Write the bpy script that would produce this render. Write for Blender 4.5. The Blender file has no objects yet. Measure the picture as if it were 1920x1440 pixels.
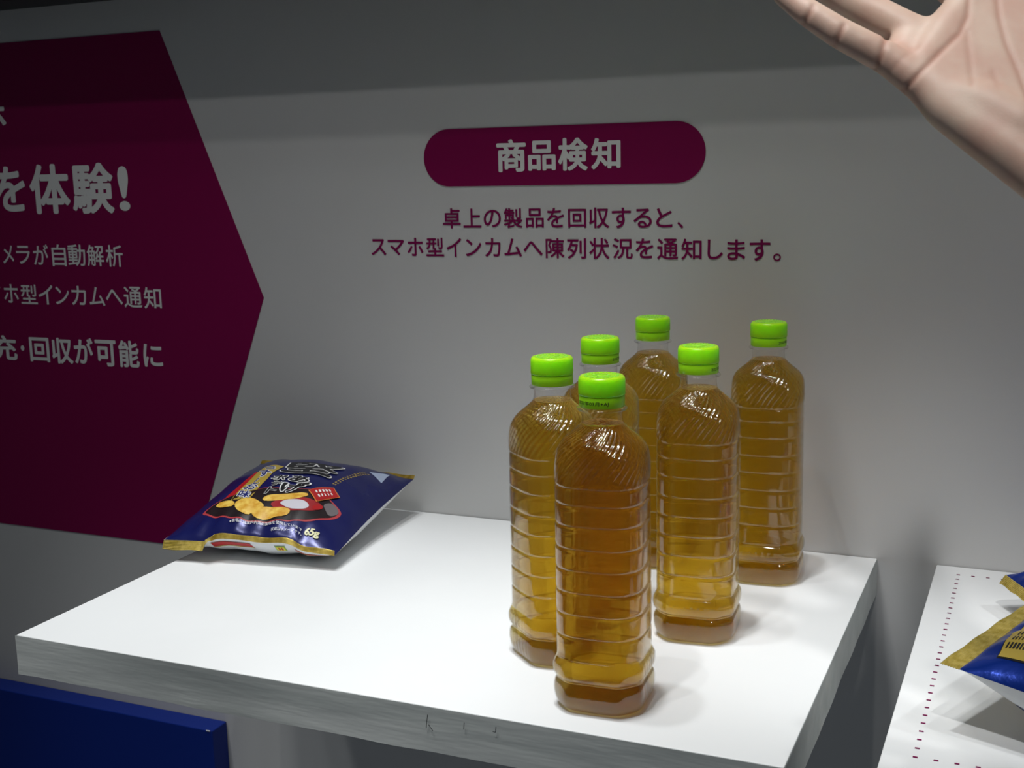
import bpy, bmesh, math, random
from mathutils import Vector, Matrix, noise
random.seed(7)
scene = bpy.context.scene
COL = scene.collection
PI = math.pi

# ------------------------------------------------------------------ camera
CAM = Vector((0.59574, -1.09537, 0.35607))
cam = bpy.data.cameras.new('camera')
cam.sensor_width = 36.0
cam.lens = 2310.4 / 1920 * 36.0
cam.clip_start = 0.02
cam.dof.use_dof = True
cam.dof.focus_distance = 0.88
cam.dof.aperture_fstop = 26
cam_o = bpy.data.objects.new('camera', cam)
cam_o.location = CAM
cam_o.rotation_euler = (math.radians(79.7845), math.radians(1.3283), math.radians(23.5717))
COL.objects.link(cam_o)
scene.camera = cam_o
CAM_ROT = cam_o.rotation_euler.to_matrix()

# ------------------------------------------------------------------ world, lamps, exposure
w = bpy.data.worlds.new('hall')
w.use_nodes = True
scene.world = w
w.node_tree.nodes['Background'].inputs[0].default_value = (0.80, 0.90, 1.0, 1)
w.node_tree.nodes['Background'].inputs[1].default_value = 0.042

def spot(name, loc, target, watts, half_deg, blend, radius, color=(1, 1, 1)):
    l = bpy.data.lights.new(name, 'SPOT')
    l.energy = watts; l.spot_size = math.radians(half_deg * 2); l.spot_blend = blend
    l.shadow_soft_size = radius; l.color = color
    o = bpy.data.objects.new(name, l)
    o.location = loc
    o.rotation_euler = (Vector(target) - Vector(loc)).to_track_quat('-Z', 'Y').to_euler()
    COL.objects.link(o)
    return o
for x, watts in ((-0.30, 15), (-0.08, 18.5), (0.12, 25), (0.34, 33), (0.88, 22)):
    spot('downlight', (x - 0.05, -0.40, 1.55), (x, -0.30, 0.0), watts, 17.0, 1.0, 0.034, (0.97, 1.0, 1.0))
for x, watts in ((-0.30, 21), (0.04, 19), (0.36, 22), (0.94, 27)):
    spot('front_spot', (x - 0.12, -0.95, 1.5), (x, -0.36, 0.0), watts, 12.5, 0.9, 0.03, (0.98, 1.0, 0.99))
spot('side_spot', (1.30, -0.20, 1.2), (0.47, -0.20, -0.01), 17, 8.0, 1.0, 0.03, (0.97, 1.0, 1.0))
spot('front_spot', (0.76, -1.15, 1.5), (0.58, -0.44, 0.43), 32, 8.5, 1.0, 0.03, (1.0, 0.99, 0.97))
spot('truss_spot', (0.05, -0.974, 2.2), (0.25, -0.1, 0.1), 18.5, 32, 0.8, 0.02, (1, 0.99, 0.96))
spot('truss_spot', (0.45, -0.706, 2.2), (0.35, -0.1, 0.1), 20.5, 32, 0.8, 0.02, (1, 0.99, 0.96))
spot('floor_bounce_fill', (0.35, -1.75, 2.8), (0.35, -1.15, -0.95), 130, 16, 0.7, 0.1, (0.80, 0.92, 1.0))  # added fill lamp: its bounce off the floor brightens the shelf's front edge

scene.view_settings.view_transform = 'Standard'
scene.view_settings.look = 'None'
scene.view_settings.gamma = 1.0
scene.view_settings.use_curve_mapping = False
scene.view_settings.exposure = 0.0
cy = scene.cycles
cy.max_bounces = 18; cy.transmission_bounces = 16; cy.glossy_bounces = 8
cy.diffuse_bounces = 5; cy.volume_bounces = 3; cy.transparent_max_bounces = 32
cy.sample_clamp_indirect = 5.0; cy.blur_glossy = 0.6
cy.use_denoising = True

# ------------------------------------------------------------------ materials
def mat(name, col, rough=0.5, metal=0.0, **kw):
    m = bpy.data.materials.new(name)
    m.use_nodes = True
    b = m.node_tree.nodes['Principled BSDF']
    b.inputs['Base Color'].default_value = (*col, 1)
    b.inputs['Roughness'].default_value = rough
    b.inputs['Metallic'].default_value = metal
    for k, v in kw.items():
        b.inputs[k.replace('_', ' ')].default_value = v
    return m
def bsdf(m): return m.node_tree.nodes['Principled BSDF']
def vary(m, scale, c1, c2, detail=4, stretch=(1, 1, 1), p0=0.35, p1=0.65):
    nt = m.node_tree
    tc = nt.nodes.new('ShaderNodeTexCoord'); mp = nt.nodes.new('ShaderNodeMapping')
    mp.inputs['Scale'].default_value = stretch
    nz = nt.nodes.new('ShaderNodeTexNoise'); nz.inputs['Scale'].default_value = scale; nz.inputs['Detail'].default_value = detail
    cr = nt.nodes.new('ShaderNodeValToRGB')
    cr.color_ramp.elements[0].color = (*c1, 1); cr.color_ramp.elements[1].color = (*c2, 1)
    cr.color_ramp.elements[0].position = p0; cr.color_ramp.elements[1].position = p1
    nt.links.new(tc.outputs['Object'], mp.inputs[0]); nt.links.new(mp.outputs[0], nz.inputs[0])
    nt.links.new(nz.outputs[0], cr.inputs[0]); nt.links.new(cr.outputs[0], bsdf(m).inputs['Base Color'])
    return m
def bump(m, scale, strength, dist=0.001, stretch=(1, 1, 1), detail=4):
    nt = m.node_tree
    tc = nt.nodes.new('ShaderNodeTexCoord'); mp = nt.nodes.new('ShaderNodeMapping')
    mp.inputs['Scale'].default_value = stretch
    nz = nt.nodes.new('ShaderNodeTexNoise'); nz.inputs['Scale'].default_value = scale; nz.inputs['Detail'].default_value = detail
    bp = nt.nodes.new('ShaderNodeBump'); bp.inputs['Strength'].default_value = strength; bp.inputs['Distance'].default_value = dist
    nt.links.new(tc.outputs['Object'], mp.inputs[0]); nt.links.new(mp.outputs[0], nz.inputs[0])
    nt.links.new(nz.outputs[0], bp.inputs['Height']); nt.links.new(bp.outputs[0], bsdf(m).inputs['Normal'])
    return m

M = {}
M['wall'] = bump(vary(mat('wall_white_vinyl', (0.62, 0.62, 0.62), 0.55), 3, (0.60, 0.60, 0.595), (0.63, 0.63, 0.63)), 350, 0.08, 0.0004)
M['board'] = bump(vary(mat('shelf_white_vinyl', (0.86, 0.87, 0.88), 0.42), 5, (0.83, 0.845, 0.855), (0.87, 0.88, 0.89)), 60, 0.06, 0.0006)
M['edge'] = bump(vary(mat('wrapped_edge', (0.8, 0.83, 0.82), 0.5), 40, (0.72, 0.76, 0.74), (0.83, 0.86, 0.84), stretch=(0.12, 1, 1)), 45, 0.5, 0.003, (0.15, 1, 1))
M['magenta'] = mat('magenta_print', (0.215, 0.0006, 0.068), 0.55, Specular_IOR_Level=0.2)
M['magenta_text'] = mat('magenta_lettering', (0.20, 0.001, 0.072), 0.55, Specular_IOR_Level=0.2)
M['white_text'] = mat('white_lettering', (0.78, 0.79, 0.78), 0.5)
M['blue'] = mat('blue_lacquer', (0.0035, 0.022, 0.215), 0.5, Specular_IOR_Level=0.25)
M['dark'] = mat('dark_header', (0.02, 0.02, 0.022), 0.6)
M['floor'] = vary(mat('grey_carpet', (0.4, 0.4, 0.42), 0.9), 60, (0.38, 0.39, 0.41), (0.46, 0.47, 0.49))
M['pencil'] = mat('pencil_mark', (0.05, 0.055, 0.06), 0.6)

# ------------------------------------------------------------------ helpers
def link_mesh(name, me, m, parent=None, smooth=False):
    if m is not None:
        me.materials.clear(); me.materials.append(m)
    if smooth:
        for p in me.polygons: p.use_smooth = True
    o = bpy.data.objects.new(name, me)
    COL.objects.link(o)
    if parent: o.parent = parent
    return o
def obj(name, bm, m, parent=None, smooth=False):
    me = bpy.data.meshes.new(name)
    bm.normal_update(); bm.to_mesh(me); bm.free()
    return link_mesh(name, me, m, parent, smooth)
def raw(name, vs, fs, m, parent=None, smooth=True):
    me = bpy.data.meshes.new(name); me.from_pydata(vs, [], fs); me.update()
    return link_mesh(name, me, m, parent, smooth)
def tag(o, label=None, cat=None, group=None, kind=None):
    if label: o['label'] = label
    if cat: o['category'] = cat
    if group: o['group'] = group
    if kind: o['kind'] = kind
    return o
def empty(name, loc, rz=0.0):
    o = bpy.data.objects.new(name, None); o.location = loc; o.rotation_euler = (0, 0, rz)
    o.empty_display_size = 0.02
    COL.objects.link(o); return o
def box(bm, lo, hi, bev=0.0, seg=2):
    vs = [bm.verts.new((x, y, z)) for x in (lo[0], hi[0]) for y in (lo[1], hi[1]) for z in (lo[2], hi[2])]
    fs = [bm.faces.new([vs[i] for i in q]) for q in ((0, 1, 3, 2), (4, 6, 7, 5), (0, 4, 5, 1), (2, 3, 7, 6), (0, 2, 6, 4), (1, 5, 7, 3))]
    if bev:
        es = {e for f in fs for e in f.edges}
        bmesh.ops.bevel(bm, geom=list(es), offset=bev, segments=seg, affect='EDGES', profile=0.5)
    return bm
def boxobj(name, lo, hi, m, parent=None, bev=0.0, seg=2):
    return obj(name, box(bmesh.new(), lo, hi, bev, seg), m, parent)

_tc = {}
def text_mesh(body, bold=0.0, res=6):
    """flat glyph mesh in x/y scaled to its own bounding box [0,1]x[0,1]; returns verts, faces"""
    key = (body, bold, res)
    if key in _tc: return _tc[key]
    cu = bpy.data.curves.new('glyphs', 'FONT'); cu.body = body; cu.size = 1.0
    cu.offset = bold; cu.resolution_u = res; cu.fill_mode = 'FRONT'
    o = bpy.data.objects.new('glyphs', cu); COL.objects.link(o)
    dg = bpy.context.evaluated_depsgraph_get(); dg.update()
    me = bpy.data.meshes.new_from_object(o.evaluated_get(dg))
    bpy.data.objects.remove(o)
    vs = [(v.co.x, v.co.y) for v in me.vertices]; fs = [tuple(p.vertices) for p in me.polygons]
    bpy.data.meshes.remove(me); bpy.data.curves.remove(cu)
    x0 = min(v[0] for v in vs); x1 = max(v[0] for v in vs); y0 = min(v[1] for v in vs); y1 = max(v[1] for v in vs)
    vs = [((x - x0) / (x1 - x0), (y - y0) / (y1 - y0)) for x, y in vs]
    _tc[key] = (vs, fs)
    return vs, fs
def wall_text(name, runs, y, m, parent, bold=0.0):
    """runs of (string, x0, x1, z0, z1) in wall coordinates, one mesh"""
    V, F = [], []
    for s, x0, x1, z0, z1 in runs:
        vs, fs = text_mesh(s)
        k = 8 if bold else 1; r = bold * (z1 - z0)      # heavier strokes: the glyph laid down several times around itself
        for q in range(k):
            n = len(V); ox, oz = (r * math.cos(2 * PI * q / k), r * math.sin(2 * PI * q / k)) if bold else (0, 0)
            V += [(x0 + r + a * (x1 - x0 - 2 * r) + ox, y - q * 2e-6, z0 + r + b * (z1 - z0 - 2 * r) + oz) for a, b in vs]
            F += [tuple(i + n for i in f) for f in fs]
    return raw(name, V, F, m, parent, False)
def plate(name, pts, y0, y1, m, parent=None):
    """polygon in the wall plane (x, z) with thickness from y0 (front) to y1"""
    bm = bmesh.new()
    f = bm.faces.new([bm.verts.new((x, y0, z)) for x, z in pts])
    if f.normal.y > 0: f.normal_flip()
    r = bmesh.ops.extrude_face_region(bm, geom=[f])
    bmesh.ops.translate(bm, verts=[v for v in r['geom'] if isinstance(v, bmesh.types.BMVert)], vec=(0, y1 - y0, 0))
    bmesh.ops.recalc_face_normals(bm, faces=bm.faces)
    return obj(name, bm, m, parent)

# ------------------------------------------------------------------ the setting
tag(boxobj('wall_back', (-1.7, 0.0, -0.95), (2.0, 0.08, 1.3), M['wall']), 'white vinyl covered back wall of the booth', kind='structure')
tag(boxobj('floor', (-1.7, -2.6, -0.97), (2.0, 0.08, -0.95), M['floor']), 'light grey carpet floor below the shelves', kind='structure')
tag(boxobj('trim_1', (-1.6, -0.06, 0.5375), (1.9, -0.0005, 0.80), M['dark'], bev=0.001), 'dark header board across the top of the wall', kind='structure')

# ------------------------------------------------------------------ wall graphics
ban = empty('arrow_banner', (-0.29, 0, -0.0705))
tag(ban, 'dark magenta arrow-shaped wall banner with white Japanese lettering', 'banner')
def rel(o, root):
    o.matrix_parent_inverse = Matrix.Translation(-root.location); return o
rel(plate('banner_sheet', [(-1.15, 0.5024), (-0.2877, 0.5024), (-0.1748, 0.2196), (-0.2877, -0.0705), (-1.15, -0.0705)], -0.0006, -0.0001, M['magenta'], ban), ban)
BT = -0.0009
def ban_text(name, runs, bold):
    rel(wall_text(name, runs, BT, M['white_text'], ban, bold), ban)
# every glyph with its own box on the wall: (character, x0, x1, z0, z1)
H1 = [('を', -0.5418, -0.4951, 0.3125, 0.3646), ('体', -0.4886, -0.4292, 0.3095, 0.3659), ('験', -0.4265, -0.3662, 0.3096, 0.3659), ('!', -0.3596, -0.3444, 0.3125, 0.3615)]
H0 = [('ホ', -0.5613, -0.5145, 0.4055, 0.4388)]
L1 = [('メ', -0.5397, -0.5225, 0.2520, 0.2734), ('ラ', -0.5184, -0.4973, 0.2519, 0.2731), ('が', -0.4924, -0.4694, 0.2510, 0.2747), ('自', -0.4641, -0.4431, 0.2498, 0.2748), ('動', -0.4402, -0.4147, 0.2504, 0.2749), ('解', -0.4122, -0.3877, 0.2505, 0.2747), ('析', -0.3849, -0.3605, 0.2502, 0.2746)]
L2 = [('マ', -0.5707, -0.5486, 0.2055, 0.2251), ('ホ', -0.5437, -0.5208, 0.2057, 0.2277), ('型', -0.5173, -0.4919, 0.2047, 0.2278), ('イ', -0.4898, -0.4676, 0.2049, 0.2278), ('ン', -0.4642, -0.4436, 0.2055, 0.2262), ('カ', -0.4401, -0.4184, 0.2053, 0.2275), ('ム', -0.4138, -0.3912, 0.2051, 0.2268), ('へ', -0.3897, -0.3656, 0.2074, 0.2244), ('通', -0.3636, -0.3383, 0.2044, 0.2281), ('知', -0.3354, -0.3111, 0.2037, 0.2281)]
L3 = [('充', -0.5707, -0.5314, 0.1357, 0.1662), ('・', -0.5252, -0.5196, 0.1485, 0.1550), ('回', -0.5115, -0.4811, 0.1363, 0.1654), ('収', -0.4772, -0.4454, 0.1355, 0.1662), ('が', -0.4433, -0.4148, 0.1369, 0.1673), ('可', -0.4117, -0.3811, 0.1353, 0.1660), ('能', -0.3778, -0.3484, 0.1355, 0.1666), ('に', -0.3422, -0.3153, 0.1375, 0.1638)]
BADGE = [('商', 0.1021, 0.1328, 0.3466, 0.3773), ('品', 0.1349, 0.1629, 0.3474, 0.3753), ('検', 0.1655, 0.1951, 0.3466, 0.3769), ('知', 0.1983, 0.2271, 0.3474, 0.3760)]
INS1 = [('卓', 0.0421, 0.0617, 0.2930, 0.3128), ('上', 0.0645, 0.0841, 0.2938, 0.3124), ('の', 0.0866, 0.1049, 0.2940, 0.3110), ('製', 0.1079, 0.1275, 0.2932, 0.3124), ('品', 0.1311, 0.1496, 0.2936, 0.3120), ('を', 0.1529, 0.1704, 0.2939, 0.3122), ('回', 0.1743, 0.1925, 0.2937, 0.3113), ('収', 0.1953, 0.2155, 0.2931, 0.3125), ('す', 0.2179, 0.2365, 0.2931, 0.3121), ('る', 0.2389, 0.2565, 0.2935, 0.3112), ('と', 0.2607, 0.2761, 0.2939, 0.3114), ('、', 0.2806, 0.2865, 0.2931, 0.2988)]
INS2 = [('ス', -0.0404, -0.0230, 0.2659, 0.2824), ('マ', -0.0210, -0.0022, 0.2661, 0.2817), ('ホ', 0.0013, 0.0194, 0.2655, 0.2837), ('型', 0.0225, 0.0423, 0.2654, 0.2840), ('イ', 0.0454, 0.0617, 0.2651, 0.2838), ('ン', 0.0663, 0.0832, 0.2658, 0.2827), ('カ', 0.0872, 0.1039, 0.2655, 0.2836), ('ム', 0.1077, 0.1263, 0.2657, 0.2834), ('へ', 0.1279, 0.1479, 0.2671, 0.2808), ('陳', 0.1510, 0.1703, 0.2646, 0.2840), ('列', 0.1729, 0.1921, 0.2643, 0.2838), ('状', 0.1951, 0.2153, 0.2645, 0.2842), ('況', 0.2182, 0.2382, 0.2648, 0.2840), ('を', 0.2409, 0.2580, 0.2654, 0.2839), ('通', 0.2615, 0.2815, 0.2645, 0.2839), ('知', 0.2844, 0.3035, 0.2645, 0.2838), ('し', 0.3089, 0.3230, 0.2652, 0.2831), ('ま', 0.3269, 0.3434, 0.2648, 0.2833), ('す', 0.3472, 0.3658, 0.2643, 0.2834), ('。', 0.3683, 0.3752, 0.2643, 0.2709)]
ban_text('headline_lettering', H1, 0.03)
ban_text('headline_lettering', H0, 0.03)
ban_text('body_lettering', L1, 0.012)
ban_text('body_lettering', L2, 0.012)
ban_text('body_lettering', L3, 0.026)

bad = empty('heading_badge', (0.165, 0, 0.3338))
tag(bad, 'magenta rounded pill badge with bold white heading on the wall', 'sign')
zc = (0.3888 + 0.3338) / 2; rr = (0.3888 - 0.3338) / 2
pts = []
for i in range(25):
    a = PI / 2 + PI * i / 24; pts.append((0.0236 + rr + rr * math.cos(a), zc + rr * math.sin(a)))
for i in range(25):
    a = -PI / 2 + PI * i / 24; pts.append((0.3068 - rr + rr * math.cos(a), zc + rr * math.sin(a)))
rel(plate('badge_sheet', pts, -0.0006, -0.0001, M['magenta'], bad), bad)
rel(wall_text('badge_lettering', BADGE, BT, M['white_text'], bad, 0.03), bad)

ins = empty('instruction_lettering', (0.165, 0, 0.262))
tag(ins, 'two lines of thin magenta Japanese lettering below the pill badge', 'lettering')
rel(wall_text('text_line', INS1, -0.0004, M['magenta_text'], ins, 0.016), ins)
rel(wall_text('text_line', INS2, -0.0004, M['magenta_text'], ins, 0.016), ins)

# ------------------------------------------------------------------ blue panel below, left
bp = empty('blue_panel', (-0.45, -0.014, -0.85))
tag(bp, 'deep blue lacquered panel mounted on the wall below the left shelf', 'panel')
rel(boxobj('panel_board', (-0.95, -0.0285, -0.85), (-0.2613, -0.001, -0.2785), M['blue'], bp, bev=0.0012), bp)
bm = bmesh.new()
box(bm, (-0.2695, -0.0291, -0.2795), (-0.2640, -0.0283, -0.2783), 0.0002, 1)
rel(obj('chipped_corner', bm, M['white_text'], bp), bp)

# ------------------------------------------------------------------ shelves
def shelf(name, x0, x1, y0, label):
    root = empty(name, (0.5 * (x0 + x1), 0.0, -0.0325))
    tag(root, label, 'shelf')
    rel(boxobj('board', (x0 + 0.0008, y0 + 0.0008, -0.0325), (x1 - 0.0008, -0.001, 0.0), M['board'], root, bev=0.0006), root)
    # wrapped vinyl skins on the front and on the side, slightly uneven along their lower edge
    def skin(pname, along, n, fixed, a0, a1):
        V, F = [], []
        for i in range(n + 1):
            t = i / n; a = a0 + (a1 - a0) * t
            for j in range(5):
                s = j / 4
                z = -0.0003 - s * 0.0322
                wob = 0.0007 * noise.noise(Vector((a * 18, s * 2.0, fixed * 9))) * (0.15 + s) + 0.0006
                if j == 4: z += 0.0007 * noise.noise(Vector((a * 30, 3.1, fixed)))
                if along == 'x': V.append((a, fixed - wob, z))
                else: V.append((fixed + wob, a, z))
        for i in range(n):
            for j in range(4):
                F.append((i * 5 + j, i * 5 + j + 1, (i + 1) * 5 + j + 1, (i + 1) * 5 + j))
        rel(raw(pname, V, F, M['edge'], root), root)
    skin('front_edge_wrap', 'x', 80, y0 + 0.0008, x0, x1)
    skin('side_edge_wrap', 'y', 60, x1 - 0.0008, y0, -0.001)
    return root
sh = shelf('display_shelf', -0.1359, 0.4658, -0.4149, 'white display shelf carrying the tea bottles and one snack bag')
V, F = [], []
def stroke(a, b, wd):
    n = len(V); dx = b[0] - a[0]; dz = b[1] - a[1]; L = math.hypot(dx, dz); nx, nz = -dz / L * wd, dx / L * wd
    V.extend([(a[0] + nx, -0.4164, a[1] + nz), (a[0] - nx, -0.4164, a[1] - nz), (b[0] - nx, -0.4164, b[1] - nz), (b[0] + nx, -0.4164, b[1] + nz)])
    F.append((n, n + 1, n + 2, n + 3))
for a, b in (((0.2290, -0.0050), (0.2275, -0.0150)), ((0.2295, -0.0120), (0.2325, -0.0160)), ((0.2560, -0.0060), (0.2555, -0.0110)), ((0.2790, -0.0050), (0.2785, -0.0090)), ((0.2785, -0.0090), (0.2765, -0.0088))):
    stroke(a, b, 0.00025)
tag(rel(raw('pencil_marks', V, F, M['pencil'], sh, False), sh), kind='stuff')
sh2 = shelf('display_shelf', 0.5149, 1.12, -0.4149, 'white shelf at the right edge with a dashed purple outline')
# dashed outline printed on the right shelf
V, F = [], []
def dash(x, y):
    n = len(V); V.extend([(x - 0.0014, y - 0.0008, 0.0003), (x + 0.0014, y - 0.0008, 0.0003), (x + 0.0014, y + 0.0008, 0.0003), (x - 0.0014, y + 0.0008, 0.0003)]); F.append((n, n + 1, n + 2, n + 3))
for i in range(30): dash(0.5350, -0.0228 - i * (0.3735 - 0.0228) / 29)
for i in range(1, 14):
    dash(0.5350 + i * 0.0118, -0.0228); dash(0.5350 + i * 0.0118, -0.3735)
tag(rel(raw('dashed_outline', V, F, M['magenta_text'], sh2, False), sh2), kind='stuff')

#@BOTTLES
# ------------------------------------------------------------------ bottles
RIBS = (151.1, 139.8, 126.1, 111.0, 96.6, 81.8, 66.8, 51.6)
PROF = [(0, 25.0, 0, 18), (0.8, 26.6, 0, 18), (2.5, 28.4, 0, 20), (6, 29.8, 0, 22), (10, 30.5, 0, 24), (15, 30.6, 0, 24), (18, 30.0, 0, 24), (20.4, 28.6, 0, 24),
        (22.6, 30.0, 0, 24), (25.5, 30.8, 0, 24), (30, 30.8, 0, 24), (33, 29.9, 0, 20), (36, 29.0, 0, 14), (45, 29.2, 0, 11), (150, 29.0, 0, 10), (158, 29.0, 0.05, 10), (164, 29.0, 0.15, 10),
        (168, 29.0, 0.38, 10), (172, 28.8, 0.66, 10), (175, 27.7, 0.88, 10), (178.3, 25.6, 1, 10), (181, 22.6, 1, 10), (183.9, 19.1, 1, 10), (186.5, 16.2, 1, 10), (189.2, 14.1, 1, 10), (192, 13.3, 1, 10), (197.6, 13.2, 1, 10)]
def prof(z):
    for i in range(len(PROF) - 1):
        if z <= PROF[i + 1][0]:
            t = (z - PROF[i][0]) / (PROF[i + 1][0] - PROF[i][0])
            a, b = PROF[i], PROF[i + 1]
            p_, n_ = PROF[max(i - 1, 0)], PROF[min(i + 2, len(PROF) - 1)]
            def cr(k):
                m0 = (b[k] - p_[k]) / (b[0] - p_[0]) * (b[0] - a[0]); m1 = (n_[k] - a[k]) / (n_[0] - a[0]) * (b[0] - a[0])
                return (2 * t**3 - 3 * t**2 + 1) * a[k] + (t**3 - 2 * t**2 + t) * m0 + (-2 * t**3 + 3 * t**2) * b[k] + (t**3 - t**2) * m1
            return cr(1), min(1, max(0, a[2] + t * (b[2] - a[2]))), a[3] + t * (b[3] - a[3])
    return PROF[-1][1:]
def sstep(a, b, x):
    t = min(1, max(0, (x - a) / (b - a))); return t * t * (3 - 2 * t)
def bottle_r(ph, z, inset=0.0):
    a, tc, k = prof(z)
    c = a * 1.135
    rel_ = 1.0 if inset == 0 else 0.8   # the wall of the bottle evens the relief out on its inner side
    # horizontal ribs
    cp, sp = abs(math.cos(ph)), abs(math.sin(ph))
    d1, d2 = abs(math.cos(ph - PI / 4)), abs(math.cos(ph + PI / 4))
    ro = ((cp / a)**k + (sp / a)**k + (d1 / c)**k + (d2 / c)**k) ** (-1.0 / k) * 2 ** (0.25 / k)
    r = ro * (1 - tc) + a * tc
    for q in RIBS:
        dz = z - q
        if abs(dz) < 6: r -= rel_ * 0.85 * math.exp(-(dz / 0.95)**2)
    if 30 < z < 39:  # short groove in the flat faces only
        face = 1 - sstep(0.50, 0.60, min(cp, sp) / max(cp, sp))
        r -= rel_ * 0.9 * math.exp(-((z - 34.8) / 1.1)**2) * face
    if z < 34:       # little vertical flutes on the foot
        t = math.tan(math.asin(min(0.999, min(cp, sp)))) * a
        side = 1 - sstep(0.42, 0.52, min(cp, sp) / max(cp, sp))
        wz = sstep(3, 6, z) * (1 - sstep(16, 18.5, z)) + sstep(22, 25, z) * (1 - sstep(30, 33, z))
        r += rel_ * (0.14 if not inset else 0.0) * math.cos(2 * PI * t / 5.2) * side * wz
    if z > 147:      # spiral flutes of the shoulder
        amp = 0.50 * sstep(149, 161, z) * (1 - sstep(185, 191, z)) * min(1, r / 26)
        tw = 0.016 * (z - 150) + 0.00034 * max(0, z - 150)**2
        r += (0.8 if inset else 1.0) * amp * math.cos(40 * (ph - tw))
    return max(0.5, r - inset)
ZS = []
z = 0.0
while z < 197.6:
    ZS.append(z); z += 0.6 if z < 40 else 0.5 if z < 147 else 0.42
ZS.append(197.6)
NSEG = 400
def lathe_rows(rows, closed_bottom=None, closed_top=None):
    V, F = [], []
    n = len(rows[0])
    for r in rows: V += r
    for i in range(len(rows) - 1):
        for j in range(n):
            k2 = (j + 1) % n
            F.append((i * n + j, i * n + k2, (i + 1) * n + k2, (i + 1) * n + j))
    return V, F
def ring(fr, z):
    out = []
    for j in range(NSEG):
        a = 2 * PI * j / NSEG; r = fr(a) / 1000
        out.append((r * math.cos(a), r * math.sin(a), z / 1000))
    return out
def shell_mesh():
    rows = []
    for s, zz in ((0.04, 3.2), (0.3, 3.0), (0.6, 2.0), (0.8, 0.7), (0.92, 0.1)):
        rows.append(ring(lambda p: bottle_r(p, 0) * s, zz))
    for zz in ZS: rows.append(ring(lambda p: bottle_r(p, zz), zz + 0.02))
    for r, zz in ((13.0, 198.0), (15.9, 198.2), (16.3, 198.6), (16.3, 199.2), (15.9, 199.6), (13.4, 199.8), (12.9, 200.4), (12.9, 207.6)):
        rows.append(ring(lambda p: r, zz))
    return lathe_rows(rows)
def tea_mesh():
    rows = []
    for s, zz in ((0.04, 3.9), (0.3, 3.7), (0.6, 2.7), (0.8, 1.4), (0.92, 0.75)):
        rows.append(ring(lambda p: bottle_r(p, 0, 0.6) * s, zz))
    zs = [q for q in ZS if q <= 189.5]
    for zz in zs: rows.append(ring(lambda p: bottle_r(p, zz, 0.55), max(0.7, zz + 0.1)))
    zt = zs[-1] + 0.1
    for s in (0.97, 0.9, 0.5, 0.04): rows.append(ring(lambda p: bottle_r(p, zs[-1], 0.55) * s, zt - 0.25 * (1 - s) ** 0.3))
    V, F = lathe_rows(rows)
    n = NSEG
    V.append((0, 0, 0.0039)); F += [(len(V) - 1, (j + 1) % n, j) for j in range(n)]
    top = (len(rows) - 1) * n
    V.append((0, 0, (zt - 0.25) / 1000)); F += [(len(V) - 1, top + j, top + (j + 1) % n) for j in range(n)]
    return V, F
def pet():
    m = bpy.data.materials.new('clear_plastic'); m.use_nodes = True
    nt = m.node_tree; nt.nodes.remove(nt.nodes['Principled BSDF'])
    fr = nt.nodes.new('ShaderNodeFresnel'); fr.inputs[0].default_value = 1.6
    ge = nt.nodes.new('ShaderNodeNewGeometry'); mr = nt.nodes.new('ShaderNodeMapRange')   # a thin sheet: the same reflection from both sides
    mr.inputs['To Min'].default_value = 1.75; mr.inputs['To Max'].default_value = 1 / 1.75
    nt.links.new(ge.outputs['Backfacing'], mr.inputs['Value']); nt.links.new(mr.outputs[0], fr.inputs[0])
    t = nt.nodes.new('ShaderNodeBsdfTransparent'); t.inputs[0].default_value = (0.99, 0.99, 0.99, 1)
    g = nt.nodes.new('ShaderNodeBsdfGlossy'); g.inputs['Roughness'].default_value = 0.09
    mx = nt.nodes.new('ShaderNodeMixShader')
    nt.links.new(fr.outputs[0], mx.inputs[0]); nt.links.new(t.outputs[0], mx.inputs[1]); nt.links.new(g.outputs[0], mx.inputs[2])
    nt.links.new(mx.outputs[0], nt.nodes['Material Output'].inputs[0])
    return m
def tea():
    m = mat('amber_tea', (1, 1, 1), 0.0, 0.0, Transmission_Weight=1.0, IOR=1.30)
    nt = m.node_tree
    va = nt.nodes.new('ShaderNodeVolumeAbsorption')
    va.inputs['Color'].default_value = (0.900, 0.758, 0.01, 1); va.inputs['Density'].default_value = 68
    vs = nt.nodes.new('ShaderNodeVolumeScatter')
    vs.inputs['Color'].default_value = (0.98, 0.62, 0.03, 1); vs.inputs['Density'].default_value = 6; vs.inputs['Anisotropy'].default_value = 0.7
    ad = nt.nodes.new('ShaderNodeAddShader')
    nt.links.new(va.outputs[0], ad.inputs[0]); nt.links.new(vs.outputs[0], ad.inputs[1])
    nt.links.new(ad.outputs[0], nt.nodes['Material Output'].inputs['Volume'])
    tr = nt.nodes.new('ShaderNodeBsdfTransparent'); mx = nt.nodes.new('ShaderNodeMixShader'); mx.inputs[0].default_value = 0.42
    nt.links.new(bsdf(m).outputs[0], mx.inputs[1]); nt.links.new(tr.outputs[0], mx.inputs[2])
    nt.links.new(mx.outputs[0], nt.nodes['Material Output'].inputs['Surface'])
    return m
M['pet'] = pet(); M['tea'] = tea()
def translucent(name, col, tcol, rough):
    m = mat(name, col, rough)
    nt = m.node_tree
    t = nt.nodes.new('ShaderNodeBsdfTranslucent'); t.inputs[0].default_value = (*tcol, 1)
    mx = nt.nodes.new('ShaderNodeMixShader'); mx.inputs[0].default_value = 0.5
    nt.links.new(bsdf(m).outputs[0], mx.inputs[1]); nt.links.new(t.outputs[0], mx.inputs[2])
    nt.links.new(mx.outputs[0], nt.nodes['Material Output'].inputs['Surface'])
    return m
M['cap'] = mat('lime_plastic', (0.36, 1.0, 0.010), 0.3, 0.0, Subsurface_Weight=1.0, Subsurface_Scale=0.024)
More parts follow.
